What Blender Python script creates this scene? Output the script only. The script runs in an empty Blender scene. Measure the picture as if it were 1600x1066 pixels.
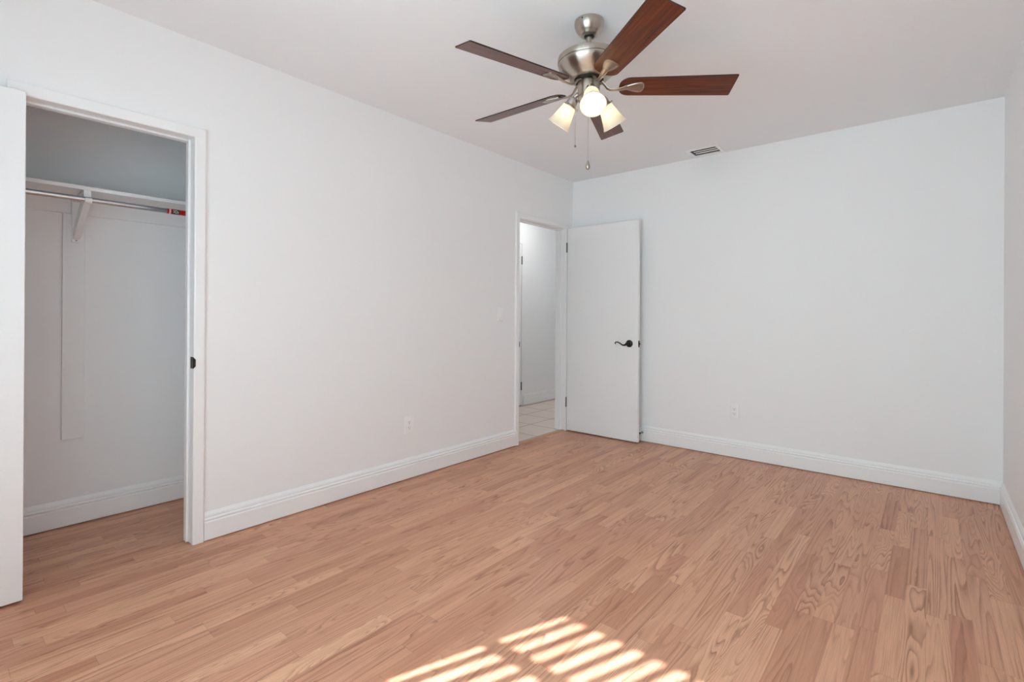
import bpy, bmesh, math
from mathutils import Vector, Matrix
PI = math.pi
C = bpy.context.scene.collection
S = bpy.context.scene

# ------------------------------------------------------------------ camera
cam_d = bpy.data.cameras.new('camera')
cam = bpy.data.objects.new('camera', cam_d)
C.objects.link(cam)
S.camera = cam
cam_d.sensor_fit = 'HORIZONTAL'
cam_d.sensor_width = 36.0
cam_d.lens = 775.708 / 1600 * 36.0
cam_d.shift_x = 0.0
cam_d.shift_y = -(533.0 - 492.334) / 1600
cam_d.clip_start = 0.02
_r = Vector((0.76420967, 0.64494067, 0.00592556))
_u = Vector((-0.00374139, -0.0047543, 0.9999817))
_w = Vector((-0.64495704, 0.76421785, 0.00122031))
_m = Matrix((_r, _u, -_w)).transposed().to_4x4()
_m.translation = (2.72062, -4.15528, 1.11491)
cam.matrix_world = _m

# ------------------------------------------------------------------ light and exposure
S.view_settings.view_transform = 'Standard'
S.view_settings.look = 'None'
S.view_settings.gamma = 1.0
S.view_settings.use_curve_mapping = False
S.view_settings.exposure = 0.0
S.cycles.max_bounces = 16
S.cycles.diffuse_bounces = 10
S.cycles.glossy_bounces = 5
S.cycles.transparent_max_bounces = 12
S.cycles.sample_clamp_indirect = 8.0
S.cycles.use_denoising = True

SKY = 8.8
SUN = 19.0
HALL_FILL = 30.0
BULB = 22.0
world = bpy.data.worlds.new('sky')
S.world = world
world.use_nodes = True
_bg = world.node_tree.nodes['Background']
_bg.inputs['Color'].default_value = (0.72, 0.935, 1.0, 1)
_bg.inputs['Strength'].default_value = SKY

ALT = math.radians(43.1)
sun_d = bpy.data.lights.new('sun', 'SUN')
sun_d.energy = SUN
sun_d.angle = math.radians(0.53)
sun_d.color = (0.95, 0.98, 1.05)
sun = bpy.data.objects.new('sun', sun_d)
C.objects.link(sun)
_d = Vector((0.3463 * math.cos(ALT), 0.9381 * math.cos(ALT), -math.sin(ALT)))
sun.rotation_euler = _d.to_track_quat('-Z', 'Y').to_euler()
sun.location = (0.5, -8, 6)

WX0, WX1, WZ0, WZ1 = 0.951, 2.95, 0.62, 1.982       # clear glass opening of the window
WY = -4.575
por_d = bpy.data.lights.new('window_portal', 'AREA')
por_d.shape = 'RECTANGLE'
por_d.size = WX1 - WX0
por_d.size_y = WZ1 - WZ0
por_d.cycles.is_portal = True
por = bpy.data.objects.new('window_portal', por_d)
C.objects.link(por)
por.location = ((WX0 + WX1) / 2, -4.66, (WZ0 + WZ1) / 2)
por.rotation_euler = Vector((0, 1, 0)).to_track_quat('-Z', 'Z').to_euler()

# ------------------------------------------------------------------ materials
def lin(r, g, b):
    f = lambda c: (c / 255 / 12.92) if c / 255 <= 0.04045 else ((c / 255 + 0.055) / 1.055) ** 2.4
    return (f(r), f(g), f(b), 1)

class NT:
    def __init__(self, name):
        self.m = bpy.data.materials.new(name)
        self.m.use_nodes = True
        self.t = self.m.node_tree
        self.t.nodes.clear()
        self.out = self.t.nodes.new('ShaderNodeOutputMaterial')
    def n(self, kind, props=None, **ins):
        nd = self.t.nodes.new('ShaderNode' + kind)
        for k, v in (props or {}).items():
            setattr(nd, k, v)
        for k, v in ins.items():
            self.set(nd, k, v)
        return nd
    def set(self, nd, k, v):
        key = int(k[1:]) if k[0] == 'i' and k[1:].isdigit() else k.replace('_', ' ')
        s = nd.inputs[key]
        if isinstance(v, bpy.types.NodeSocket):
            self.t.links.new(v, s)
        elif isinstance(v, bpy.types.Node):
            self.t.links.new(v.outputs[0], s)
        else:
            s.default_value = v
    def math(self, op, a, b=0.0, c=None):
        kw = dict(i0=a, i1=b)
        if c is not None:
            kw['i2'] = c
        return self.n('Math', dict(operation=op), **kw).outputs[0]
    def mix(self, fac, a, b, mode='MIX'):
        nd = self.n('Mix', dict(data_type='RGBA', blend_type=mode))
        for k, v in ((0, fac), (6, a), (7, b)):
            if isinstance(v, bpy.types.NodeSocket):
                self.t.links.new(v, nd.inputs[k])
            else:
                nd.inputs[k].default_value = v
        return nd.outputs[2]
    def ramp(self, fac, stops):
        nd = self.n('ValToRGB')
        el = nd.color_ramp.elements
        while len(el) < len(stops):
            el.new(0.5)
        for e, (p, c) in zip(el, stops):
            e.position = p
            e.color = c if isinstance(c, tuple) else (c, c, c, 1)
        self.t.links.new(fac, nd.inputs[0])
        return nd.outputs[0]
    def xyz(self, x, y, z):
        return self.n('CombineXYZ', X=x, Y=y, Z=z).outputs[0]
    def bsdf(self, **kw):
        b = self.n('BsdfPrincipled', **kw)
        self.t.links.new(b.outputs[0], self.out.inputs[0])
        return b
    def obj(self):
        return self.n('TexCoord').outputs['Object']
    def sep(self, v):
        s = self.n('SeparateXYZ', i0=v)
        return s.outputs
    def bump(self, h, strength, dist):
        return self.n('Bump', Strength=strength, Distance=dist, Height=h).outputs[0]

def m_paint(name, col, rough, bump=0.0, scale=90, spec=0.5):
    t = NT(name)
    co = t.obj()
    no = t.n('TexNoise', Vector=co, Scale=1.3, Detail=2.0)
    c = t.mix(t.math('MULTIPLY', no.outputs[0], 0.25), col, tuple(x * 0.985 for x in col[:3]) + (1,))
    kw = dict(Base_Color=c, Roughness=rough)
    if bump:
        f = t.n('TexNoise', Vector=co, Scale=scale, Detail=3.0)
        kw['Normal'] = t.bump(f.outputs[0], bump, 0.002)
    b = t.bsdf(**kw)
    b.inputs['Specular IOR Level'].default_value = spec
    return t.m

WALLC = (0.905, 0.915, 0.925, 1)
M = {}
M['wall'] = m_paint('wall_paint', WALLC, 0.55, 0.08, 110, 0.3)
M['ceiling'] = m_paint('ceiling_paint', (0.893, 0.915, 0.938, 1), 0.8, 0.12, 60, 0.2)
M['trim'] = m_paint('trim_paint', (0.91, 0.92, 0.93, 1), 0.32, 0.0)
M['door'] = m_paint('door_paint', (0.90, 0.91, 0.92, 1), 0.38, 0.03, 160)
M['board'] = m_paint('shelf_paint', (0.90, 0.91, 0.92, 1), 0.5, 0.06, 140)
M['plastic'] = m_paint('white_plastic', (0.93, 0.935, 0.94, 1), 0.3)
M['slot'] = m_paint('dark_slot', (0.05, 0.05, 0.05, 1), 0.6)
M['duct'] = m_paint('duct_dark', (0.09, 0.09, 0.09, 1), 0.7)
def m_blind():
    t = NT('blind_vinyl')
    no = t.n('TexNoise', Vector=t.obj(), Scale=300.0, Detail=1.0)
    c = t.mix(t.math('MULTIPLY', no.outputs[0], 0.2), (0.86, 0.87, 0.87, 1), (0.80, 0.81, 0.81, 1))
    d = t.n('BsdfDiffuse', Color=c)
    tr = t.n('BsdfTranslucent', Color=c)
    mx = t.n('MixShader', i0=0.25)
    t.t.links.new(d.outputs[0], mx.inputs[1]); t.t.links.new(tr.outputs[0], mx.inputs[2])
    t.t.links.new(mx.outputs[0], t.out.inputs[0])
    return t.m
M['blind'] = m_blind()
M['rubber'] = m_paint('black_rubber', (0.02, 0.02, 0.02, 1), 0.6)

def m_metal(name, col, rough, brush=0.0):
    t = NT(name)
    co = t.obj()
    s = t.sep(co)
    v = t.xyz(t.math('MULTIPLY', s[0], 25.0), t.math('MULTIPLY', s[1], 25.0), t.math('MULTIPLY', s[2], 700.0))
    no = t.n('TexNoise', Vector=v, Scale=1.0, Detail=2.0)
    r = t.math('MULTIPLY_ADD', no.outputs[0], brush, rough - brush / 2)
    c = t.mix(no.outputs[0], tuple(x * 0.94 for x in col[:3]) + (1,), col)
    t.bsdf(Base_Color=c, Metallic=1.0, Roughness=r)
    return t.m
def m_nickel():
    t = NT('brushed_nickel')
    s = t.sep(t.obj())
    v = t.xyz(t.math('MULTIPLY', s[0], 8.0), t.math('MULTIPLY', s[1], 8.0), t.math('MULTIPLY', s[2], 900.0))
    no = t.n('TexNoise', Vector=v, Scale=1.0, Detail=2.0)
    c = t.mix(no.outputs[0], (0.44, 0.385, 0.335, 1), (0.52, 0.465, 0.41, 1))
    tg = t.n('Tangent', dict(direction_type='RADIAL', axis='Z'))
    b = t.bsdf(Base_Color=c, Metallic=1.0, Roughness=0.30, Anisotropic=0.85, Anisotropic_Rotation=0.25, Tangent=tg.outputs[0])
    return t.m
M['nickel'] = m_nickel()
M['chrome'] = m_metal('chrome', (0.58, 0.63, 0.68, 1), 0.2, 0.04)
M['bronze'] = m_metal('dark_bronze', (0.055, 0.050, 0.047, 1), 0.32, 0.1)
M['hinge'] = m_metal('grey_steel', (0.17, 0.17, 0.17, 1), 0.42, 0.1)
M['dark_metal'] = m_metal('dark_metal', (0.06, 0.055, 0.05, 1), 0.5, 0.1)

# laminate floor: strips along y, three strips to a plank
def m_floor():
    t = NT('oak_laminate')
    s = t.sep(t.obj())
    x, y = s[0], s[1]
    W = 0.0645
    xs = t.math('ADD', t.math('DIVIDE', x, W), 0.97)
    si = t.math('FLOOR', xs)
    u = t.math('FRACT', xs)
    wn = t.n('TexWhiteNoise', dict(noise_dimensions='1D'), W=si)
    wc = t.sep(wn.outputs['Color'])
    L = t.math('MULTIPLY_ADD', wc[0], 0.45, 0.48)
    yo = t.math('DIVIDE', t.math('MULTIPLY_ADD', wc[1], 9.0, t.math('ADD', y, 20.0)), L)
    sj = t.math('FLOOR', yo)
    v = t.math('FRACT', yo)
    w2 = t.n('TexWhiteNoise', dict(noise_dimensions='2D'), Vector=t.xyz(si, sj, 0.0))
    idc = t.sep(w2.outputs['Color'])
    ida = w2.outputs['Value']
    # segment-local grain coordinates
    gx = t.math('MULTIPLY_ADD', idc[0], 7.0, x)
    gy = t.math('MULTIPLY_ADD', idc[1], 23.0, y)
    gz = t.math('MULTIPLY', idc[2], 31.0)
    # cathedral figure: contour lines of a noise stretched along the strip, straight or flamed by strip
    flame = t.math('MULTIPLY_ADD', t.math('POWER', idc[1], 1.5), 1.5, 0.25)
    n1 = t.n('TexNoise', Vector=t.xyz(t.math('MULTIPLY', gx, 13.0), t.math('MULTIPLY', gy, flame), gz),
             Scale=1.0, Detail=1.6, Roughness=0.42, Distortion=0.12)
    freq = t.math('MULTIPLY_ADD', idc[0], 9.0, 13.0)
    n1b = t.n('TexNoise', Vector=t.xyz(t.math('MULTIPLY', gx, 70.0), t.math('MULTIPLY', gy, 11.0), gz), Scale=1.0, Detail=2.0)
    ph = t.math('ADD', t.math('MULTIPLY', n1.outputs[0], freq), t.math('MULTIPLY', n1b.outputs[0], 0.30))
    fr = t.math('FRACT', ph)
    line = t.ramp(fr, [(0.0, 0.0), (0.40, 0.05), (0.72, 0.50), (0.90, 1.0), (1.0, 0.0)])
    lmod = t.n('TexNoise', Vector=t.xyz(t.math('MULTIPLY', gx, 22.0), t.math('MULTIPLY', gy, 2.5), gz), Scale=1.0, Detail=1.0)
    line = t.math('MULTIPLY', line, t.ramp(lmod.outputs[0], [(0.32, 0.25), (0.62, 1.0)]))
    # straight pores
    n2 = t.n('TexNoise', Vector=t.xyz(t.math('MULTIPLY', gx, 330.0), t.math('MULTIPLY', gy, 7.0), gz), Scale=1.0, Detail=3.0, Roughness=0.6)
    pore = t.ramp(n2.outputs[0], [(0.35, 0.0), (0.70, 1.0)])
    n3 = t.n('TexNoise', Vector=t.xyz(t.math('MULTIPLY', gx, 40.0), t.math('MULTIPLY', gy, 1.6), gz), Scale=1.0, Detail=2.0)
    # colours
    base = t.ramp(ida, [(0.0, FL[0]), (0.25, FL[1]), (0.65, FL[2]), (1.0, FL[3])])
    base = t.mix(t.math('MULTIPLY', n3.outputs[0], 0.30), base, FL[4])
    amt = t.math('MULTIPLY', t.math('MULTIPLY_ADD', idc[2], 0.45, 0.52), 1.0)
    c = t.mix(t.math('MULTIPLY', line, amt), base, FL[5])
    c = t.mix(t.math('MULTIPLY', pore, 0.28), c, FL[5])
    # joints
    ex = t.math('MINIMUM', u, t.math('SUBTRACT', 1.0, u))
    ex = t.math('LESS_THAN', ex, 0.011)
    ey = t.math('MULTIPLY', t.math('MINIMUM', v, t.math('SUBTRACT', 1.0, v)), L)
    ey = t.math('LESS_THAN', ey, 0.0009)
    j = t.math('MAXIMUM', t.math('MULTIPLY', ex, 0.22), t.math('MULTIPLY', ey, 0.35))
    c = t.mix(j, c, FL[6])
    rn = t.n('TexNoise', Vector=t.xyz(gx, gy, gz), Scale=6.0, Detail=2.0)
    rough = t.math('MULTIPLY_ADD', rn.outputs[0], 0.08, 0.30)
    rough = t.math('MULTIPLY_ADD', line, 0.05, rough)
    b = t.bsdf(Base_Color=c, Roughness=rough, Normal=t.bump(t.math('SUBTRACT', 1.0, t.math('MULTIPLY_ADD', line, 0.5, t.math('MULTIPLY', pore, 0.5))), 0.05, 0.0006))
    b.inputs['Specular IOR Level'].default_value = 0.30
    return t.m
FL = [lin(201, 143, 114), lin(214, 158, 128), lin(223, 168, 136), lin(234, 181, 147), lin(198, 143, 113), lin(148, 96, 72), lin(130, 84, 64)]
M['floor'] = m_floor()

def m_tile():
    t = NT('hall_tile')
    s = t.sep(t.obj())
    P = 0.357
    xs = t.math('DIVIDE', t.math('ADD', s[0], 0.418), P)
    ys = t.math('DIVIDE', t.math('ADD', s[1], 0.132), P)
    fx, fy = t.math('FRACT', xs), t.math('FRACT', ys)
    ex = t.math('MINIMUM', fx, t.math('SUBTRACT', 1.0, fx))
    ey = t.math('MINIMUM', fy, t.math('SUBTRACT', 1.0, fy))
    g = t.math('LESS_THAN', t.math('MINIMUM', ex, ey), 0.013)
    idn = t.n('TexWhiteNoise', dict(noise_dimensions='2D'), Vector=t.xyz(t.math('FLOOR', xs), t.math('FLOOR', ys), 0.0))
    no = t.n('TexNoise', Vector=t.obj(), Scale=9.0, Detail=4.0)
    f = t.math('MULTIPLY_ADD', idn.outputs['Value'], 0.4, t.math('MULTIPLY', no.outputs[0], 0.6))
    c = t.ramp(f, [(0.1, lin(226, 210, 198)), (0.9, lin(238, 224, 212))])
    c = t.mix(g, c, lin(150, 130, 118))
    t.bsdf(Base_Color=c, Roughness=0.35)
    return t.m
M['tile'] = m_tile()

def m_blade():
    t = NT('walnut_blade')
    s = t.sep(t.obj())
    v = t.xyz(t.math('MULTIPLY', s[0], 5.0), t.math('MULTIPLY', s[1], 90.0), s[2])
    n1 = t.n('TexNoise', Vector=v, Scale=1.0, Detail=3.0, Distortion=0.3)
    v2 = t.xyz(t.math('MULTIPLY', s[0], 12.0), t.math('MULTIPLY', s[1], 500.0), s[2])
    n2 = t.n('TexNoise', Vector=v2, Scale=1.0, Detail=2.0)
    c = t.ramp(n1.outputs[0], [(0.30, lin(70, 27, 11)), (0.52, lin(104, 44, 18)), (0.72, lin(126, 60, 27))])
    c = t.mix(t.math('MULTIPLY', n2.outputs[0], 0.5), c, lin(50, 20, 10))
    b = t.bsdf(Base_Color=c, Roughness=0.5)
    b.inputs['Specular IOR Level'].default_value = 0.3
    b.inputs['Coat Weight'].default_value = 0.6
    b.inputs['Coat Roughness'].default_value = 0.26
    return t.m
M['blade'] = m_blade()
def m_plain(name, col, rough, **kw):
    t = NT(name)
    no = t.n('TexNoise', Vector=t.obj(), Scale=40.0, Detail=2.0)
    c = t.mix(t.math('MULTIPLY', no.outputs[0], 0.3), col, tuple(x * 0.85 for x in col[:3]) + (1,))
    t.bsdf(Base_Color=c, Roughness=rough, **kw)
    return t.m
M['blade_edge'] = m_plain('blade_dark_edge', lin(40, 22, 15), 0.5)
M['threshold'] = m_plain('threshold_wood', lin(198, 152, 122), 0.5)
M['red'] = m_plain('sticker_red', lin(190, 8, 14), 0.4)
M['sticker_white'] = m_plain('sticker_white', lin(225, 215, 212), 0.4)
M['sticker_black'] = m_plain('sticker_black', lin(24, 22, 30), 0.4)

def m_shade():
    t = NT('frosted_lamp_glass')
    no = t.n('TexNoise', Vector=t.obj(), Scale=30.0, Detail=1.0)
    col = t.mix(t.math('MULTIPLY', no.outputs[0], 0.2), (0.72, 0.67, 0.57, 1), (0.68, 0.63, 0.53, 1))
    tr = t.n('BsdfTranslucent', Color=col)
    df = t.n('BsdfDiffuse', Color=col)
    mx = t.n('MixShader', i0=0.40)
    t.t.links.new(df.outputs[0], mx.inputs[1]); t.t.links.new(tr.outputs[0], mx.inputs[2])
    gl = t.n('BsdfGlossy', Color=(1, 1, 1, 1), Roughness=0.25)
    m2 = t.n('MixShader', i0=0.06)
    t.t.links.new(mx.outputs[0], m2.inputs[1]); t.t.links.new(gl.outputs[0], m2.inputs[2])
    em = t.n('Emission', Color=(1.0, 0.86, 0.66, 1), Strength=0.08)
    ad = t.n('AddShader')
    t.t.links.new(m2.outputs[0], ad.inputs[0]); t.t.links.new(em.outputs[0], ad.inputs[1])
    t.t.links.new(ad.outputs[0], t.out.inputs[0])
    return t.m
M['shade'] = m_shade()
def m_emit(name, col, s):
    t = NT(name)
    em = t.n('Emission', Color=col, Strength=s)
    t.t.links.new(em.outputs[0], t.out.inputs[0])
    return t.m
M['bulb'] = m_emit('lit_bulb', (1.0, 0.91, 0.78, 1), BULB)
M['hall_fill'] = m_emit('hall_fill_glow', (1.0, 0.99, 0.97, 1), HALL_FILL)  # glow of the added hall fill lamp, out of view
def m_glass():
    t = NT('window_glass')
    tr = t.n('BsdfTransparent', Color=(0.97, 0.98, 0.98, 1))
    gl = t.n('BsdfGlossy', Color=(1, 1, 1, 1), Roughness=0.02)
    mx = t.n('MixShader', i0=0.06)
    t.t.links.new(tr.outputs[0], mx.inputs[1]); t.t.links.new(gl.outputs[0], mx.inputs[2])
    t.t.links.new(mx.outputs[0], t.out.inputs[0])
    return t.m
M['glass'] = m_glass()

# ------------------------------------------------------------------ mesh helpers
class MB:
    def __init__(self):
        self.b = bmesh.new()
    def box(self, x0, x1, y0, y1, z0, z1):
        vs = [self.b.verts.new((x, y, z)) for x in (x0, x1) for y in (y0, y1) for z in (z0, z1)]
        for f in ((0, 1, 3, 2), (4, 6, 7, 5), (0, 4, 5, 1), (2, 3, 7, 6), (0, 2, 6, 4), (1, 5, 7, 3)):
            self.b.faces.new([vs[i] for i in f])
        return vs
    def loops(self, rings, closed_ring=True, cap=True, closed_path=False):
        R = [[self.b.verts.new(p) for p in r] for r in rings]
        n = len(R[0])
        rng = range(n if closed_ring else n - 1)
        m = len(R)
        for i in range(m if closed_path else m - 1):
            a, c = R[i], R[(i + 1) % m]
            for k in rng:
                self.b.faces.new((a[k], a[(k + 1) % n], c[(k + 1) % n], c[k]))
        if cap and not closed_path and n > 2:
            self.b.faces.new(list(reversed(R[0]))); self.b.faces.new(R[-1])
    def lathe(self, prof, o=(0, 0, 0), axis=(0, 0, 1), seg=48, cap=True):
        ax = Vector(axis).normalized()
        e1 = ax.orthogonal().normalized(); e2 = ax.cross(e1)
        rings = []
        for r, h in prof:
            rings.append([Vector(o) + ax * h + (e1 * math.cos(2 * PI * k / seg) + e2 * math.sin(2 * PI * k / seg)) * max(r, 1e-5) for k in range(seg)])
        self.loops(rings, cap=cap)
    def tube(self, pts, r, seg=12):
        pts = [Vector(p) for p in pts]
        rr = r if isinstance(r, (list, tuple)) else [r] * len(pts)
        prev = None
        rings = []
        for i, p in enumerate(pts):
            d = (pts[min(i + 1, len(pts) - 1)] - pts[max(i - 1, 0)]).normalized()
            e1 = d.orthogonal().normalized() if prev is None else (prev - d * prev.dot(d)).normalized()
            prev = e1
            e2 = d.cross(e1)
            q = rr[i]
            qa, qb = q if isinstance(q, tuple) else (q, q)
            rings.append([p + e1 * qa * math.cos(2 * PI * k / seg) + e2 * qb * math.sin(2 * PI * k / seg) for k in range(seg)])
        self.loops(rings)
    def prism(self, pts, fn, d0, d1):
        """closed 2D outline pts extruded between depths d0, d1 through fn(a, b, d)"""
        self.loops([[Vector(fn(a, b, d)) for a, b in pts] for d in (d0, d1)])
    def sphere(self, c, r, seg=20, sz=1.0):
        n = 10
        self.lathe([(r * math.sin(PI * i / n), -r * sz * math.cos(PI * i / n)) for i in range(n + 1)], c, seg=seg)
    def build(self, name, mat, parent=None, bevel=0.0, smooth=False, segs=2, **props):
        bmesh.ops.recalc_face_normals(self.b, faces=self.b.faces)
        me = bpy.data.meshes.new(name)
        self.b.to_mesh(me); self.b.free()
        o = bpy.data.objects.new(name, me)
        C.objects.link(o)
        me.materials.append(M[mat] if isinstance(mat, str) else mat)
        if smooth:
            for p in me.polygons:
                p.use_smooth = True
            me.set_sharp_from_angle(angle=math.radians(38))
        if bevel:
            bv = o.modifiers.new('bevel', 'BEVEL')
            bv.width = bevel; bv.segments = segs; bv.limit_method = 'ANGLE'
            bv.angle_limit = math.radians(40)
        if parent:
            o.parent = parent
        for k, v in props.items():
            o[k] = v
        return o
def struct(mb, name, mat, parent=None, **kw):
    return mb.build(name, mat, parent, kind='structure', **kw) if parent is None else mb.build(name, mat, parent, **kw)
def thing(name, label, cat, loc, group=None):
    o = bpy.data.objects.new(name, None)
    o.empty_display_size = 0.05
    C.objects.link(o)
    o.location = loc
    o['label'] = label; o['category'] = cat
    if group:
        o['group'] = group
    return o
def tag(o, label, cat, group=None):
    o['label'] = label; o['category'] = cat
    if group:
        o['group'] = group
    return o
def boxes(*bs):
    m = MB()
    for b in bs:
        m.box(*b)
    return m

# ------------------------------------------------------------------ room shell
H = 2.44
W = 3.0527
YR = -4.52           # inner face of the rear wall (behind the camera)
T = 0.11
# closet opening (clear): y CL0..CL1, head CLZ ; entry opening (clear): y EN0..EN1, head ENZ
CL0, CL1, CLZ = -3.9065, -3.318, 1.964
EN0, EN1, ENZ = -0.843, -0.139, 1.956
JT = 0.019
XC = -0.732          # closet back wall
XH = -1.13           # hall far wall

struct(boxes((0, W + T, YR - T, T, -0.06, 0), (XC - T, 0, YR - T, -2.9, -0.06, 0)), 'floor', 'floor')
struct(boxes((XH - T, 0, -2.9, 2.1, -0.06, -0.001)), 'floor_hall', 'tile')
VX0, VX1, VY0, VY1 = 1.236, 1.437, -0.205, -0.062
struct(boxes((XH - T, VX0, YR - T, 2.1, H, H + 0.1), (VX1, W + T, YR - T, 2.1, H, H + 0.1),
             (VX0, VX1, YR - T, VY0, H, H + 0.1), (VX0, VX1, VY1, 2.1, H, H + 0.1)), 'ceiling', 'ceiling')
struct(boxes((-T, 0, YR, CL0 - JT, 0, H), (-T, 0, CL0 - JT, CL1 + JT, CLZ + JT, H),
             (-T, 0, CL1 + JT, EN0 - JT, 0, H), (-T, 0, EN0 - JT, EN1 + JT, ENZ + JT, H),
             (-T, 0, EN1 + JT, 2.0, 0, H)), 'wall_left', 'wall')
struct(boxes((0, W + T, 0, T, 0, H)), 'wall_back', 'wall')
struct(boxes((W, W + T, YR - T, 0, 0, H)), 'wall_right', 'wall')
FX0, FX1, FZ0, FZ1 = WX0 - 0.05, WX1 + 0.05, WZ0 - 0.05, WZ1 + 0.05
struct(boxes((XC - T, FX0, YR - T, YR, 0, H), (FX1, W, YR - T, YR, 0, H),
             (FX0, FX1, YR - T, YR, 0, FZ0), (FX0, FX1, YR - T, YR, FZ1, H)), 'wall_rear', 'wall')
struct(boxes((XC - T, XC, YR, -2.9, 0, H)), 'wall_closet_back', 'wall')
struct(boxes((XC, -T, -3.0, -2.9, 0, H)), 'wall_closet_side', 'wall')
HD0, HD1, HDZ = -0.16, 0.592, 2.002
struct(boxes((XH - T, XH, -2.9, HD0, 0, H), (XH - T, XH, HD1, 2.0, 0, H), (XH - T, XH, HD0, HD1, HDZ, H),
             (XH - T, XH - 0.06, HD0, HD1, 0, HDZ)), 'wall_hall', 'wall')
struct(boxes((XH - T, 0, 2.0, 2.1, 0, H)), 'wall_hall_end', 'wall')
struct(boxes((XH - T, XC - T, -3.0, -2.9, 0, H)), 'wall_hall_near', 'wall')

# window behind the camera: frame, muntins, glass
m = boxes((FX0, WX0, WY - 0.035, WY + 0.035, FZ0, FZ1), (WX1, FX1, WY - 0.035, WY + 0.035, FZ0, FZ1),
          (WX0, WX1, WY - 0.035, WY + 0.035, FZ0, WZ0), (WX0, WX1, WY - 0.035, WY + 0.035, WZ1, FZ1))
win = struct(m, 'window_1', 'trim', bevel=0.003)
for z in (1.662, 1.30, 0.95):
    boxes((WX0, WX1, WY - 0.015, WY + 0.015, z - 0.017, z + 0.017)).build('window_bar', 'trim', win)
boxes((1.855, 1.89, WY - 0.02, WY + 0.02, WZ0, WZ1)).build('window_bar', 'trim', win)
boxes((WX0, WX1, WY - 0.003, WY + 0.001, WZ0, WZ1)).build('window_glass', 'glass', win)
boxes((FX0 - 0.03, FX1 + 0.03, YR - 0.075, YR + 0.03, FZ0 - 0.022, FZ0)).build('window_sill', 'trim', win, bevel=0.004)

# vertical blind of the same window
vb = thing('vertical_blind', 'white vertical blind of turned vanes hanging in front of the rear window', 'window blind', (1.965, -4.47, 2.03))
boxes((-1.06, 1.06, -0.022, 0.022, -0.0, 0.04)).build('head_rail', 'plastic', vb, bevel=0.004)
beta = math.radians(-87.0)
for k in range(-1, 27):
    x = 1.118 + 0.0735 * k
    if x > WX1 + 0.06:
        break
    m = MB()
    n = 6
    ring = []
    for side in (1, -1):
        for i in range(n + 1) if side == 1 else range(n, -1, -1):
            a = (i / n - 0.5) * 0.0855
            bow = 0.004 * (1 - (2 * i / n - 1) ** 2) + side * 0.0005
            ring.append((a * math.cos(beta) - bow * math.sin(beta), a * math.sin(beta) + bow * math.cos(beta)))
    m.loops([[Vector((x - 1.965 + p, q, z)) for p, q in ring] for z in (-1.50, 0.0)])
    m.build('vane', 'blind', vb, smooth=True)

# ------------------------------------------------------------------ baseboards
BBP = [(0, 0.006), (0.0160, 0.006), (0.0160, 0.090), (0.0148, 0.0935), (0.0118, 0.0955), (0.0118, 0.0985), (0.0150, 0.1005),
       (0.0158, 0.1055), (0.0145, 0.1095), (0.0085, 0.1115), (0.0085, 0.1145), (0.0098, 0.1190), (0.0085, 0.1270), (0.0050, 0.1340), (0.0025, 0.1400), (0, 0.1400)]
def baseboard(name, axis, wall, sgn, a0, a1, m0=0, m1=0):
    m = MB()
    rings = []
    for a, mi in ((a0, m0), (a1, m1)):
        ring = []
        for d, z in BBP:
            aa = a + mi * d
            ring.append(Vector((wall + sgn * d, aa, z)) if axis == 'y' else Vector((aa, wall + sgn * d, z)))
        rings.append(ring)
    m.loops(rings)
    return m.build(name, 'trim', None, kind='structure')
baseboard('baseboard_left', 'y', 0, 1, -3.2685, -0.8925)
baseboard('baseboard_left_near', 'y', 0, 1, YR, -3.944)
baseboard('baseboard_back', 'x', 0, -1, 0.0, W, 0, -1)
baseboard('baseboard_right', 'y', W, -1, YR, 0, 0, -1)
baseboard('baseboard_rear', 'x', YR, 1, 0.02, W - 0.017)
baseboard('baseboard_closet', 'y', XC, 1, YR, -3.0)
baseboard('baseboard_hall', 'y', XH, 1, 0.615, 2.0)

# ------------------------------------------------------------------ casings and jambs (trim)
def sweep_frame(m, y0, y1, zt, prof, zb=0.002):
    """three-sided mitred casing on the wall x=0; prof = (outward offset, depth)"""
    rings = []
    for k in range(4):
        ring = []
        for o, d in prof:
            ring.append(Vector(((d), (y0 - o if k < 2 else y1 + o), (zb if k in (0, 3) else zt + o))))
        rings.append(ring)
    m.loops(rings)
def casing_prof(w, t):
    return [(0, 0), (0, t - 0.006), (0.0018, t - 0.0018), (0.006, t), (w - 0.006, t), (w - 0.0018, t - 0.0018), (w, t - 0.006), (w, 0)]
m = MB(); sweep_frame(m, CL0 + 0.002, CL1 - 0.001, CLZ - 0.001, casing_prof(0.050, 0.018))
cas = struct(m, 'trim_1', 'trim')
def jambs(par, y0, y1, zt):
    boxes((-T, 0.0, y0 - JT, y0, 0.002, zt + JT), (-T, 0.0, y1, y1 + JT, 0.002, zt + JT), (-T, 0.0, y0, y1, zt, zt + JT)).build('jamb', 'trim', par, bevel=0.002)
    s = 0.011
    boxes((-0.078, -0.042, y0, y0 + s, 0.002, zt), (-0.078, -0.042, y1 - s, y1, 0.002, zt), (-0.078, -0.042, y0 + s, y1 - s, zt - s, zt)).build('door_stop_bead', 'trim', par, bevel=0.003)
jambs(cas, CL0, CL1, CLZ)
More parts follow.
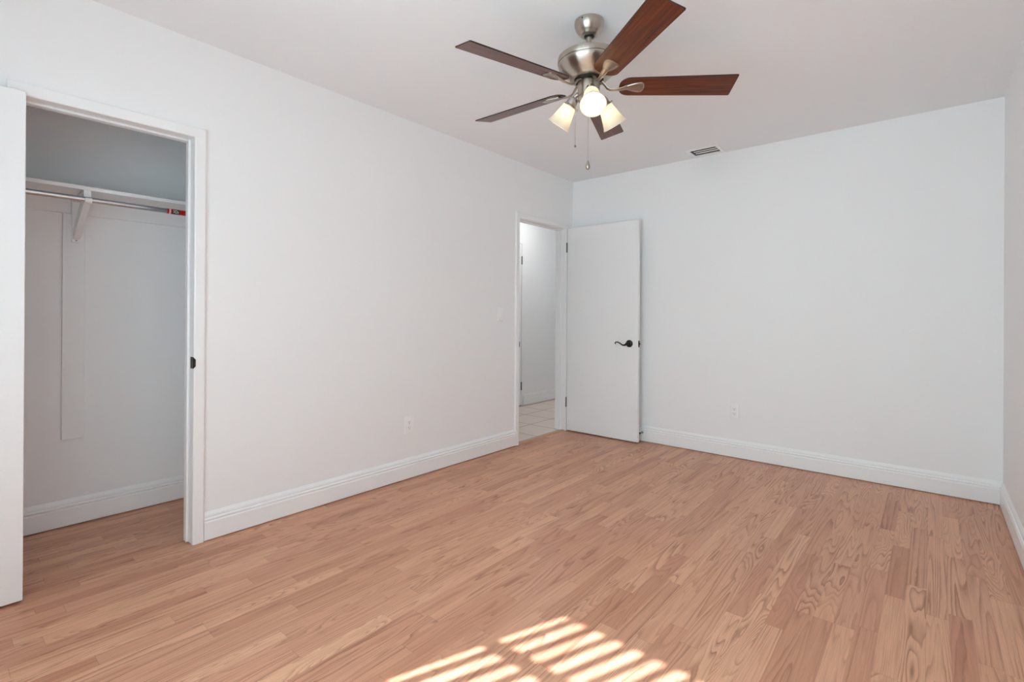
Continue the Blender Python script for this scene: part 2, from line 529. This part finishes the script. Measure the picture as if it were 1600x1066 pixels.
# strike plate with curved lip on the closet jamb
m = MB()
pz = 0.878
for z0, z1 in ((pz - 0.028, pz + 0.028),):
    m.box(-0.026, 0.014, CL1 - 0.0018, CL1 + 0.0005, z0, z1)
pl = m.build('strike_plate', 'bronze', cas, bevel=0.0006)
m = MB()
out = []
n = 8
pts = [(0.012, CL1 - 0.0015), (0.018, CL1 - 0.0012), (0.0215, CL1 + 0.002), (0.0222, CL1 + 0.007)]
for i, (xx, yy) in enumerate(pts):
    hh = (0.028, 0.026, 0.022, 0.016)[i]
    out.append([Vector((xx, yy, pz - hh)), Vector((xx, yy, pz + hh)), Vector((xx + 0.0012, yy - 0.001, pz + hh)), Vector((xx + 0.0012, yy - 0.001, pz - hh))])
m.loops(out)
m.build('strike_lip', 'bronze', pl, smooth=False)
boxes((-0.018, -0.003, CL1 - 0.0022, CL1 - 0.001, pz - 0.017, pz + 0.017)).build('strike_hole', 'slot', pl)

m = MB(); sweep_frame(m, EN0 - 0.004, EN1 + 0.004, ENZ + 0.004, casing_prof(0.046, 0.016))
cas2 = struct(m, 'trim_2', 'trim')
jambs(cas2, EN0, EN1, ENZ)
pl = boxes((-0.030, 0.001, EN0 - 0.0005, EN0 + 0.002, 0.84, 0.896)).build('strike_plate', 'bronze', cas2, bevel=0.0006)
m = MB()
m.prism([(-0.012, EN0 + 0.001), (0.013, EN0 + 0.001), (0.019, EN0 - 0.004), (0.0195, EN0 - 0.006), (0.0165, EN0 - 0.006), (0.0165, EN0 - 0.003), (0.012, EN0 - 0.001), (-0.012, EN0 - 0.001)],
        lambda a, b, d: (a, b, d), 0.846, 0.890)
m.build('strike_lip', 'bronze', pl)
# wooden threshold strip between laminate and tile
m = MB()
m.prism([(0.006, 0.0), (0.004, 0.005), (-0.004, 0.0085), (-0.030, 0.0085), (-0.040, 0.004), (-0.042, 0.0)], lambda a, b, d: (a, d, b), EN0, EN1)
m.build('trim_3', 'threshold', None, kind='structure')

# ------------------------------------------------------------------ doors
def hinge(par, x, y, z, mat='hinge', r=0.0055, h=0.09):
    m = MB()
    m.lathe([(0.0001, -h / 2 - 0.004), (r * 0.7, -h / 2 - 0.003), (r, -h / 2), (r, h / 2), (r * 0.7, h / 2 + 0.003), (0.0001, h / 2 + 0.004)], (x, y, z), seg=16)
    return m.build('hinge', mat, par, smooth=True)
# bedroom door, open square to the left wall
DY0, DY1, DX0, DX1, DZ0, DZ1 = -0.129, -0.094, 0.022, 0.765, 0.011, 1.963
d1 = struct(boxes((DX0, DX1, DY0, DY1, DZ0, DZ1)), 'door_1', 'door', bevel=0.0025)
for z in (1.777, 0.281):
    hg = hinge(d1, 0.0175, -0.1335, z)
    boxes((0.018, 0.0225, -0.1325, -0.100, z - 0.045, z + 0.045)).build('hinge_leaf', 'hinge', hg)
hx, hz = 0.683, 0.873
def lever(par, yface, sy):
    """lever handle on the face y=yface pointing along sy"""
    m = MB()
    m.lathe([(0.0325, 0.0), (0.0325, 0.004), (0.030, 0.008), (0.023, 0.0115), (0.0155, 0.013), (0.014, 0.016)], (hx, yface, hz), (0, sy, 0), seg=36)
    h = m.build('door_handle', 'bronze', par, smooth=True)
    m = MB()
    m.lathe([(0.0105, 0.012), (0.0105, 0.040), (0.013, 0.044), (0.0135, 0.052), (0.011, 0.057), (0.0001, 0.058)], (hx, yface, hz), (0, sy, 0), seg=24)
    Y = yface + sy * 0.050
    ctl = [(0.006, -0.002), (-0.008, -0.006), (-0.022, -0.0125), (-0.036, -0.0135), (-0.050, -0.0075), (-0.066, 0.0025), (-0.082, 0.0100), (-0.096, 0.0125), (-0.106, 0.0105), (-0.112, 0.0045), (-0.1125, -0.001), (-0.1085, -0.004)]
    rr = [(0.0075, 0.0095), (0.0078, 0.0095), (0.0072, 0.0085), (0.0064, 0.0075), (0.0058, 0.0068), (0.0054, 0.0062), (0.005, 0.0058), (0.0048, 0.0056), (0.0048, 0.0056), (0.005, 0.0056), (0.0052, 0.0056), (0.0042, 0.0045)]
    m.tube([(hx + a, Y - sy * 0.00 + 0 * b, hz + b) for a, b in ctl], rr, seg=14)
    m.build('lever', 'bronze', h, smooth=True)
    return h
lever(d1, DY0, -1)
lp = boxes((DX1 - 0.0008, DX1 + 0.0015, -0.124, -0.099, hz - 0.028, hz + 0.028)).build('latch_plate', 'bronze', d1, bevel=0.0008)
m = MB()
m.prism([(DX1, -0.119), (DX1 + 0.010, -0.106), (DX1 + 0.010, -0.104), (DX1, -0.104)], lambda a, b, d: (a, b, d), hz - 0.008, hz + 0.008)
m.build('latch_bolt', 'bronze', lp)
# closet door folded right back against the left wall
d2 = struct(boxes((0.022, 0.056, -4.452, -3.9045, 0.009, 1.966)), 'door_2', 'door', bevel=0.003)
for z in (1.75, 0.25):
    hinge(d2, 0.0200, -3.9095, z, r=0.0035)
# hall door, shut, in the far wall of the hall
d3 = struct(boxes((XH - 0.043, XH - 0.004, HD0 + 0.004, HD1 - 0.004, 0.014, HDZ - 0.004)), 'door_3', 'door', bevel=0.002)
for z in (1.796, 0.249):
    hinge(d3, XH + 0.002, HD1 - 0.002, z, r=0.0075, h=0.095)

# spring stop behind the bedroom door
ds = thing('door_stop', 'small door stop with black tip on the baseboard behind the open door', 'door stop', (0.757, -0.016, 0.081))
m = MB(); m.lathe([(0.011, 0.0), (0.011, 0.003), (0.0055, 0.006), (0.0045, 0.050), (0.006, 0.052), (0.0001, 0.053)], (0, 0, 0), (0, -1, 0), seg=20)
m.build('stem', 'nickel', ds, smooth=True)
m = MB(); m.lathe([(0.007, 0.048), (0.0085, 0.050), (0.0085, 0.072), (0.007, 0.0775), (0.0001, 0.078)], (0, 0, 0), (0, -1, 0), seg=20)
m.build('rubber_tip', 'rubber', ds, smooth=True, label='black rubber tip')

# ------------------------------------------------------------------ closet fittings
# bracket centre line y, shelf underside z
BY = -3.642
SZ = 1.7155
SX = -0.432
sh = MB(); sh.box(XC + 0.001, SX, YR + 0.004, -3.004, SZ, SZ + 0.0185)
tag(sh.build('closet_shelf', 'board', bevel=0.0015), 'long white closet shelf board above the hanging rod', 'shelf')
lg = boxes((XC + 0.0005, XC + 0.019, YR + 0.004, -3.660, 1.634, SZ - 0.0005), (XC + 0.0005, XC + 0.019, -3.624, -3.004, 1.634, SZ - 0.0005))
tag(lg.build('ledger_board', 'board', bevel=0.001), 'horizontal white ledger board on the closet wall under the shelf', 'board')
bd = boxes((XC + 0.0005, XC + 0.019, -3.693, -3.604, 0.457, 1.632))
tag(bd.build('support_board', 'board', bevel=0.001), 'tall vertical white board on the closet wall below the bracket', 'board')
br = thing('shelf_bracket', 'white angled bracket holding up the closet shelf and rod', 'bracket', (XC + 0.019, BY, 1.49))
t0 = br.location
bw = 0.0135
def bxz(m, pts, hw):
    m.prism(pts, lambda a, b, d: (a - t0.x, d - t0.y, b - t0.z), BY - hw, BY + hw)
m = MB(); bxz(m, [(XC + 0.0195, 1.484), (XC + 0.031, 1.484), (XC + 0.031, SZ - 0.001), (XC + 0.0195, SZ - 0.001)], 0.0175)
m.build('wall_plate', 'board', br, bevel=0.001)
m = MB(); bxz(m, [(XC + 0.031, SZ - 0.020), (SX - 0.002, SZ - 0.020), (SX - 0.002, SZ - 0.001), (XC + 0.031, SZ - 0.001)], bw)
m.build('top_arm', 'board', br, bevel=0.001)
m = MB(); bxz(m, [(XC + 0.0312, 1.500), (XC + 0.0312, 1.545), (SX - 0.045, SZ - 0.021), (SX - 0.002, SZ - 0.021), (SX - 0.002, 1.652), (SX - 0.022, 1.640)], bw)
m.build('brace', 'board', br, bevel=0.0015)
RX, RZ, RR = -0.4165, 1.6665, 0.0132
m = MB()
ang = [math.radians(a) for a in range(-200, 21, 20)]
ro, ri = RR + 0.0045, RR + 0.0008
ring = [(RX + ro * math.cos(a), RZ + ro * math.sin(a)) for a in ang] + [(RX + ri * math.cos(a), RZ + ri * math.sin(a)) for a in reversed(ang)]
bxz(m, ring, bw)
m.box(SX - 0.004 - t0.x, SX + 0.001 - t0.x, -bw, bw, 1.650 - t0.z, SZ - 0.001 - t0.z)
m.build('rod_hook', 'board', br)
for z in (1.494, 1.63):
    m = MB(); m.lathe([(0.0032, 0), (0.0032, 0.0008), (0.0018, 0.0014), (0.0001, 0.0014)], (0.012, 0, z - t0.z), (1, 0, 0), seg=12)
    if z < 1.5:
        m.build('screw', 'hinge', br, smooth=True)
rod = MB()
rod.lathe([(0.0001, 0), (RR, 0), (RR, 1.506), (0.0001, 1.506)], (RX, YR + 0.004, RZ), (0, 1, 0), seg=32, cap=False)
rod = rod.build('closet_rod', 'chrome', smooth=True)
tag(rod, 'shiny metal closet hanging rod with a red sticker, under the shelf', 'rod')
def band(y0, y1, mat, nm, off=0.0003):
    m = MB(); r = RR + off
    m.lathe([(RR * 0.99, y0), (r, y0 + 0.0002), (r, y1 - 0.0002), (RR * 0.99, y1)], (RX, 0, RZ), (0, 1, 0), seg=32, cap=False)
    return m.build(nm, mat, rod, smooth=True)
st = band(-3.318, -3.190, 'red', 'sticker')
st['label'] = 'red printed sticker with black panel'
def sub(y0, y1, mat):
    m = MB(); r = RR + 0.0006
    m.lathe([(RR * 0.99, y0), (r, y0 + 0.0002), (r, y1 - 0.0002), (RR * 0.99, y1)], (RX, 0, RZ), (0, 1, 0), seg=32, cap=False)
    return m.build('sticker_print', mat, st, smooth=True)
sub(-3.308, -3.300, 'sticker_white')
sub(-3.293, -3.262, 'sticker_black')
m = MB()
for (a0, a1, y0, y1) in ((-40, 35, -3.2885, -3.2855), (15, 30, -3.2815, -3.2705), (-40, -25, -3.2815, -3.2705), (-40, 30, -3.2815, -3.2790), (-10, 5, -3.2740, -3.2660), (-45, 5, -3.2680, -3.2655)):
    r0, r1 = RR + 0.0006, RR + 0.0010
    A = [math.radians(a0 + (a1 - a0) * i / 4) for i in range(5)]
    rg = [(RX + r1 * math.cos(a), RZ + r1 * math.sin(a)) for a in A] + [(RX + r0 * math.cos(a), RZ + r0 * math.sin(a)) for a in reversed(A)]
    m.prism(rg, lambda a, b, d: (a, d, b), y0, y1)
m.build('sticker_print', 'sticker_white', st)

# ------------------------------------------------------------------ plates on the walls
def plate_pts(w, h, r=0.004):
    p = []
    for cx, cz, a0 in ((w - r, h - r, 0), (-w + r, h - r, 90), (-w + r, -h + r, 180), (w - r, -h + r, 270)):
        for i in range(4):
            a = math.radians(a0 + 30 * i)
            p.append((cx + r * math.cos(a), cz + r * math.sin(a)))
    return p
def on_wall(axis):
    # local a (along wall, to the viewer's right), b (up), d (out of the wall)
    return (lambda a, b, d: (d, a, b)) if axis == 'left' else (lambda a, b, d: (a, -d, b))
def face_plate(par, fn, w=0.035, h=0.0575):
    m = MB()
    rings = []
    for sc, d in ((1, 0.0005), (1, 0.0035), (0.965, 0.0056), (0.93, 0.006)):
        rings.append([Vector(fn(a * (w * sc) / w, b * (h - w * (1 - sc)) / h, d)) for a, b in plate_pts(w, h)])
    m.loops(rings)
    return m.build('cover_plate', 'plastic', par, smooth=True)
def outlet(name, label, loc, axis):
    o = thing(name, label, 'wall outlet', loc, 'wall outlets')
    fn = on_wall(axis)
    face_plate(o, fn)
    m = MB(); m.prism(plate_pts(0.0165, 0.0335, 0.002), fn, 0.005, 0.0072)
    rec = m.build('receptacle', 'plastic', o)
    for c in (0.0185, -0.0185):
        m = MB()
        for a, b0, b1 in ((-0.0062, 0.000, 0.0085), (0.0062, 0.001, 0.0075)):
            m.prism([(a - 0.0011, c + b0), (a + 0.0011, c + b0), (a + 0.0011, c + b1), (a - 0.0011, c + b1)], fn, 0.0070, 0.0074)
        m.prism([(0.0028 * math.cos(2 * PI * i / 12), c - 0.0068 + 0.0028 * math.sin(2 * PI * i / 12)) for i in range(12)], fn, 0.0070, 0.0074)
        m.build('socket_slots', 'slot', rec, label='dark slots of the socket')
    return o
outlet('wall_outlet', 'white duplex outlet low on the left wall, between closet and doorway', (0, -2.017, 0.364), 'left')
outlet('wall_outlet', 'white duplex outlet low on the back wall, right of the open door', (1.531, 0, 0.365), 'back')
sw = thing('light_switch', 'white rocker light switch on the left wall beside the doorway', 'light switch', (0, -1.078, 1.124))
fn = on_wall('left')
face_plate(sw, fn)
m = MB()
rk = plate_pts(0.0165, 0.0335, 0.0015)
m.loops([[Vector(fn(a, b, d)) for a, b in rk] for d in (0.005, 0.0066)])
m.build('rocker_frame', 'plastic', sw)
m = MB()
m.prism([(-0.031, 0.005), (-0.031, 0.0075), (0.0, 0.0092), (0.031, 0.0125), (0.031, 0.005)], lambda a, b, d: fn(d, a, b), -0.0145, 0.0145)
m.build('rocker', 'plastic', sw, bevel=0.0006)
for b in (0.0475, -0.0475):
    m = MB(); m.lathe([(0.0028, 0), (0.0026, 0.0008), (0.0001, 0.001)], fn(0, b, 0.006), (1, 0, 0), seg=14)
    m.build('screw', 'plastic', sw, smooth=True)

# ------------------------------------------------------------------ ceiling register
cv = thing('ceiling_vent', 'white louvered air vent in the ceiling near the back wall', 'air vent', ((VX0 + VX1) / 2, (VY0 + VY1) / 2, H))
hx2, hy2 = (VX1 - VX0) / 2, (VY1 - VY0) / 2
m = MB()
rings = []
for e, z in ((0.026, -0.0005), (0.026, -0.0025), (0.022, -0.005), (0.003, -0.006), (0.0, -0.004), (0.0, 0.012)):
    rings.append([Vector((sx * (hx2 + e), sy * (hy2 + e), z)) for sx, sy in ((1, 1), (-1, 1), (-1, -1), (1, -1))])
m.loops(rings, cap=False)
m.build('frame', 'plastic', cv)
boxes((-hx2 + .001, hx2 - .001, -hy2 + .001, -hy2 + .006, 0.0, 0.09), (-hx2 + .001, hx2 - .001, hy2 - .006, hy2 - .001, 0.0, 0.09),
      (-hx2 + .001, -hx2 + .006, -hy2, hy2, 0.0, 0.09), (hx2 - .006, hx2 - .001, -hy2, hy2, 0.0, 0.09),
      (-hx2 + .001, hx2 - .001, -hy2, hy2, 0.085, 0.09)).build('duct', 'duct', cv)
for yc in (-0.046, 0.003, 0.050):
    m = MB()
    a = math.radians(-9)
    pr = []
    for i in range(5):
        q = (i / 4 - 0.5) * 0.0155
        pr.append((q * math.cos(a), q * math.sin(a) + 0.001 + 0.003 * (1 - (2 * i / 4 - 1) ** 2)))
    ring = pr + [(p, z + 0.0012) for p, z in reversed(pr)]
    m.prism(ring, lambda p, z, d: (d, yc + p, z + 0.006), -hx2 + 0.006, hx2 - 0.006)
    m.build('louver', 'plastic', cv)

# ------------------------------------------------------------------ ceiling fan
FC = Vector((1.54, -2.23, H))
fan = thing('ceiling_fan', 'brushed nickel ceiling fan with five dark wood blades and three lit glass shades', 'ceiling fan', FC)
def lat(name, prof, mat, parent, o=(0, 0, 0), axis=(0, 0, 1), seg=56, cap=True, **kw):
    m = MB(); m.lathe(prof, o, axis, seg, cap)
    return m.build(name, mat, parent, smooth=True, **kw)
can = lat('canopy', [(0.060, -0.0005), (0.0655, -0.002), (0.0660, -0.010), (0.0650, -0.022), (0.0590, -0.038), (0.0500, -0.050), (0.0475, -0.053), (0.0440, -0.055), (0.0405, -0.0615), (0.0330, -0.0665), (0.0230, -0.0672), (0.0225, -0.060)], 'nickel', fan)
m = MB(); m.sphere((0.0655 * math.cos(-1.5), 0.0655 * math.sin(-1.5), -0.013), 0.0035); m.build('canopy_screw', 'slot', can, smooth=True)
lat('hanger_ball', [(0.0220, -0.058), (0.0215, -0.066), (0.016, -0.0715), (0.0001, -0.073)], 'dark_metal', fan, seg=32)
lat('downrod', [(0.0118, -0.064), (0.0118, -0.150)], 'nickel', fan, seg=28)
lat('rod_collar', [(0.0118, -0.128), (0.0200, -0.131), (0.0200, -0.148), (0.025, -0.155)], 'nickel', fan, seg=32)
mot = lat('motor_housing', [(0.0118, -0.150), (0.040, -0.151), (0.085, -0.1545), (0.118, -0.160), (0.134, -0.165), (0.1395, -0.169), (0.1400, -0.173), (0.1400, -0.1905), (0.1390, -0.1925), (0.1355, -0.1935), (0.1352, -0.1950),
     (0.1378, -0.1960), (0.1372, -0.201), (0.1325, -0.2105), (0.1190, -0.2275), (0.1010, -0.2450), (0.0850, -0.2585), (0.0820, -0.2625), (0.0770, -0.2640), (0.0660, -0.2640), (0.0650, -0.2500)], 'nickel', fan, seg=96)
lat('flywheel', [(0.0640, -0.250), (0.0640, -0.2700), (0.058, -0.2735), (0.046, -0.275), (0.0001, -0.276)], 'dark_metal', fan, seg=48)
sh_ = lat('switch_housing', [(0.0480, -0.2735), (0.0490, -0.276), (0.0490, -0.335), (0.0475, -0.338), (0.0455, -0.339), (0.0455, -0.345), (0.050, -0.347), (0.050, -0.352), (0.046, -0.358), (0.034, -0.364), (0.014, -0.367), (0.011, -0.372), (0.006, -0.377), (0.0001, -0.379)], 'nickel', fan)

# blades: nominal height z, radius R, pitch
ZB = 2.145 - H
R0, R1, BW0, BW1 = 0.135, 0.640, 0.056, 0.0652
pitch = -0.257
def blade_outline():
    p = []
    # tip (square with small rounding), then root with big rounded corners
    r = 0.006
    for cx, cy, a0 in ((R1 - r, BW1 - r, 0),):
        for i in range(5):
            a = math.radians(90 - 90 + a0 + 22.5 * i)
            p.append((cx + r * math.cos(a), cy + r * math.sin(a)))
    rr = 0.046
    for i in range(9):
        a = math.radians(90 + 90 * i / 8)
        p.append((R0 + rr + rr * math.cos(a), BW0 - rr + rr * math.sin(a)))
    q = [(a, -b) for a, b in reversed(p)]
    return p + q
OUT = blade_outline()
def make_blade(k):
    az = 4.423 - k * 2 * PI / 5
    m = MB()
    th = 0.0055
    rings = []
    for sc, d in ((0.0012, -th / 2), (0.0, -th / 2 + 0.0012), (0.0, th / 2 - 0.0012), (0.0012, th / 2)):
        ring = []
        for a, b in OUT:
            aa = a - sc * (1 if a > 0.4 else -1)
            ring.append(Vector((aa, b - math.copysign(sc, b), d)))
        rings.append(ring)
    m.loops(rings)
    o = m.build('blade', 'blade', fan, smooth=False)
    o.data.materials.append(M['blade_edge'])
    for f in o.data.polygons:
        if abs(f.normal.z) < 0.8:
            f.material_index = 1
    o.location = (0, 0, ZB)
    o.rotation_euler = Matrix.Rotation(az, 3, 'Z').to_4x4().to_3x3().to_euler()
    o.rotation_euler = (Matrix.Rotation(az, 3, 'Z') @ Matrix.Rotation(pitch, 3, 'X')).to_euler()
    # blade iron under the blade: neck from the flywheel and a shield plate
    m = MB()
    zt = -th / 2
    pts = []
    n = 26
    for i in range(n):
        f = i / (n - 1)
        a = 0.158 + 0.088 * f
        wv = 0.010 + 0.021 * math.sin(min(1.0, f * 1.25) * PI / 2) ** 1.3
        if f > 0.80:
            wv *= math.sqrt(max(0.0, 1 - ((f - 0.80) / 0.20) ** 2.2))
        pts.append((a, max(wv, 0.0004)))
    outl = pts + [(a, -w) for a, w in reversed(pts)]
    cxp = 0.205
    rg = []
    for sc, d in ((1.0, zt - 0.0002), (1.0, zt - 0.0030), (0.93, zt - 0.0052), (0.80, zt - 0.0052), (0.74, zt - 0.0036), (0.60, zt - 0.0034), (0.30, zt - 0.0042)):
        rg.append([Vector((cxp + (a - cxp) * sc, b * sc, d)) for a, b in outl])
    m.loops(rg)
    # neck: drop from the flywheel then forward
    inv = Matrix.Rotation(-pitch, 3, 'X')
    nk = [(0.046, 0.026), (0.058, 0.022), (0.070, 0.010), (0.082, -0.006), (0.096, -0.013), (0.115, -0.014), (0.140, -0.012), (0.160, -0.0075), (0.180, -0.0055)]
    P = []
    for i, (a, z) in enumerate(nk):
        f = max(0.0, min(1.0, (a - 0.10) / 0.06))
        q = inv @ Vector((a, 0, z))
        P.append(Vector((a, 0, z)) * f + q * (1 - f))
    rr = [(0.0045, 0.011), (0.0045, 0.010), (0.0042, 0.009), (0.0042, 0.0085), (0.0042, 0.0085), (0.0042, 0.0085), (0.0042, 0.010), (0.0035, 0.013), (0.0025, 0.012)]
    # keep the flat side horizontal: build rings by hand
    rings = []
    for i, p in enumerate(P):
        d = (P[min(i + 1, len(P) - 1)] - P[max(i - 1, 0)]).normalized()
        side = Vector((0, 1, 0)); side = (side - d * side.dot(d)).normalized()
        up = d.cross(side)
        t_, w_ = rr[i]
        rings.append([p + side * w_ * math.cos(2 * PI * j / 12) + up * t_ * math.sin(2 * PI * j / 12) for j in range(12)])
    m.loops(rings)
    m.build('blade_iron', 'nickel', o, smooth=True, label='brushed nickel blade bracket')
    return o
for k in range(5):
    make_blade(k)

# three lamp arms: holder, glass shade, bulb
AL0, TH, RN, ZN, SL = -0.90, 0.928, 0.0865, 2.088 - H, 0.105
for k in range(3):
    a = AL0 - k * 2 * PI / 3
    er = Vector((math.cos(a), math.sin(a), 0))
    ax = er * math.cos(TH) - Vector((0, 0, 1)) * math.sin(TH)
    N = er * RN + Vector((0, 0, ZN))
    # arm from the housing and socket cup
    m = MB()
    m.tube([er * 0.040 + Vector((0, 0, -0.318)), er * 0.056 + Vector((0, 0, -0.317)), er * 0.066 + Vector((0, 0, -0.322)), N - ax * 0.024], [0.0105, 0.010, 0.010, 0.012], seg=16)
    m.lathe([(0.012, -0.030), (0.0205, -0.026), (0.0235, -0.018), (0.0245, 0.002), (0.0305, 0.006), (0.0315, 0.012), (0.0290, 0.013), (0.0225, 0.008), (0.0001, 0.006)], N, ax, 32)
    hold = m.build('lamp_holder', 'nickel', fan, smooth=True)
    for j in range(3):
        b1 = ax.orthogonal().normalized(); b2 = ax.cross(b1)
        dd = b1 * math.cos(j * 2 * PI / 3 + 1) + b2 * math.sin(j * 2 * PI / 3 + 1)
        m = MB(); m.lathe([(0.0022, 0), (0.0022, 0.007), (0.0042, 0.008), (0.0042, 0.012), (0.0001, 0.0125)], N + ax * 0.009 + dd * 0.0300, dd, 12)
        m.build('thumb_screw', 'nickel', hold, smooth=True)
    prof = [(0.0250, 0.004), (0.0285, 0.006), (0.0305, 0.012), (0.0345, 0.030), (0.0395, 0.052), (0.0455, 0.076), (0.0515, 0.096), (0.0565, 0.1065)]
    inner = [(r - 0.0028, h) for r, h in reversed(prof)]
    m = MB()
    m.lathe(prof + [(0.0570, 0.1085), (0.0558, 0.1090)] + inner, N, ax, 56, cap=False)
    shd = m.build('glass_shade', 'shade', fan, smooth=True, label='lit frosted white glass shade')
    m = MB()
    m.lathe([(0.0001, 0.008), (0.0125, 0.010), (0.0130, 0.026), (0.0170, 0.036), (0.0225, 0.048), (0.0245, 0.060), (0.0225, 0.072), (0.0160, 0.081), (0.0075, 0.0855), (0.0001, 0.0865)], N, ax, 28)
    m.build('bulb', 'bulb', shd, smooth=True)
# pull chains of small beads
def chain(off, z0, z1, fob):
    m = MB()
    n = int((z0 - z1) / 0.0052)
    for i in range(n):
        m.sphere((off[0], off[1], z0 - H - 0.0052 * i), 0.0019, seg=8)
    m.tube([(off[0], off[1], z0 - H), (off[0], off[1], z1 - H)], 0.0008, seg=6)
    o = m.build('pull_chain', 'nickel', fan, smooth=True)
    m = MB()
    if fob:
        m.lathe([(0.0001, 0.012), (0.003, 0.010), (0.0045, 0.002), (0.0085, -0.010), (0.0105, -0.018), (0.0095, -0.026), (0.0055, -0.031), (0.0001, -0.0325)], (off[0], off[1], z1 - H), seg=20)
        m.build('chain_fob', 'nickel', o, smooth=True)
    else:
        m.sphere((off[0], off[1], z1 - H), 0.0042, seg=14, sz=1.2)
        m.build('chain_end', 'hinge', o, smooth=True)
chain((-0.046, -0.038), 2.105, 1.879, False)
chain((-0.006, 0.006), 2.062, 1.808, True)

# ------------------------------------------------------------------ unseen fill lamp added in the hall to brighten the passage
hl = thing('hall_fill_lamp', 'unseen dome-shaped fill lamp added on the hall ceiling to brighten the hall', 'added fill lamp', (-0.62, 0.40, H))
lat('fill_lamp_base', [(0.13, -0.0005), (0.14, -0.004), (0.14, -0.02), (0.12, -0.022)], 'plastic', hl)
lat('fill_lamp_dome', [(0.128, -0.022), (0.122, -0.045), (0.10, -0.066), (0.06, -0.080), (0.0001, -0.085)], 'hall_fill', hl)
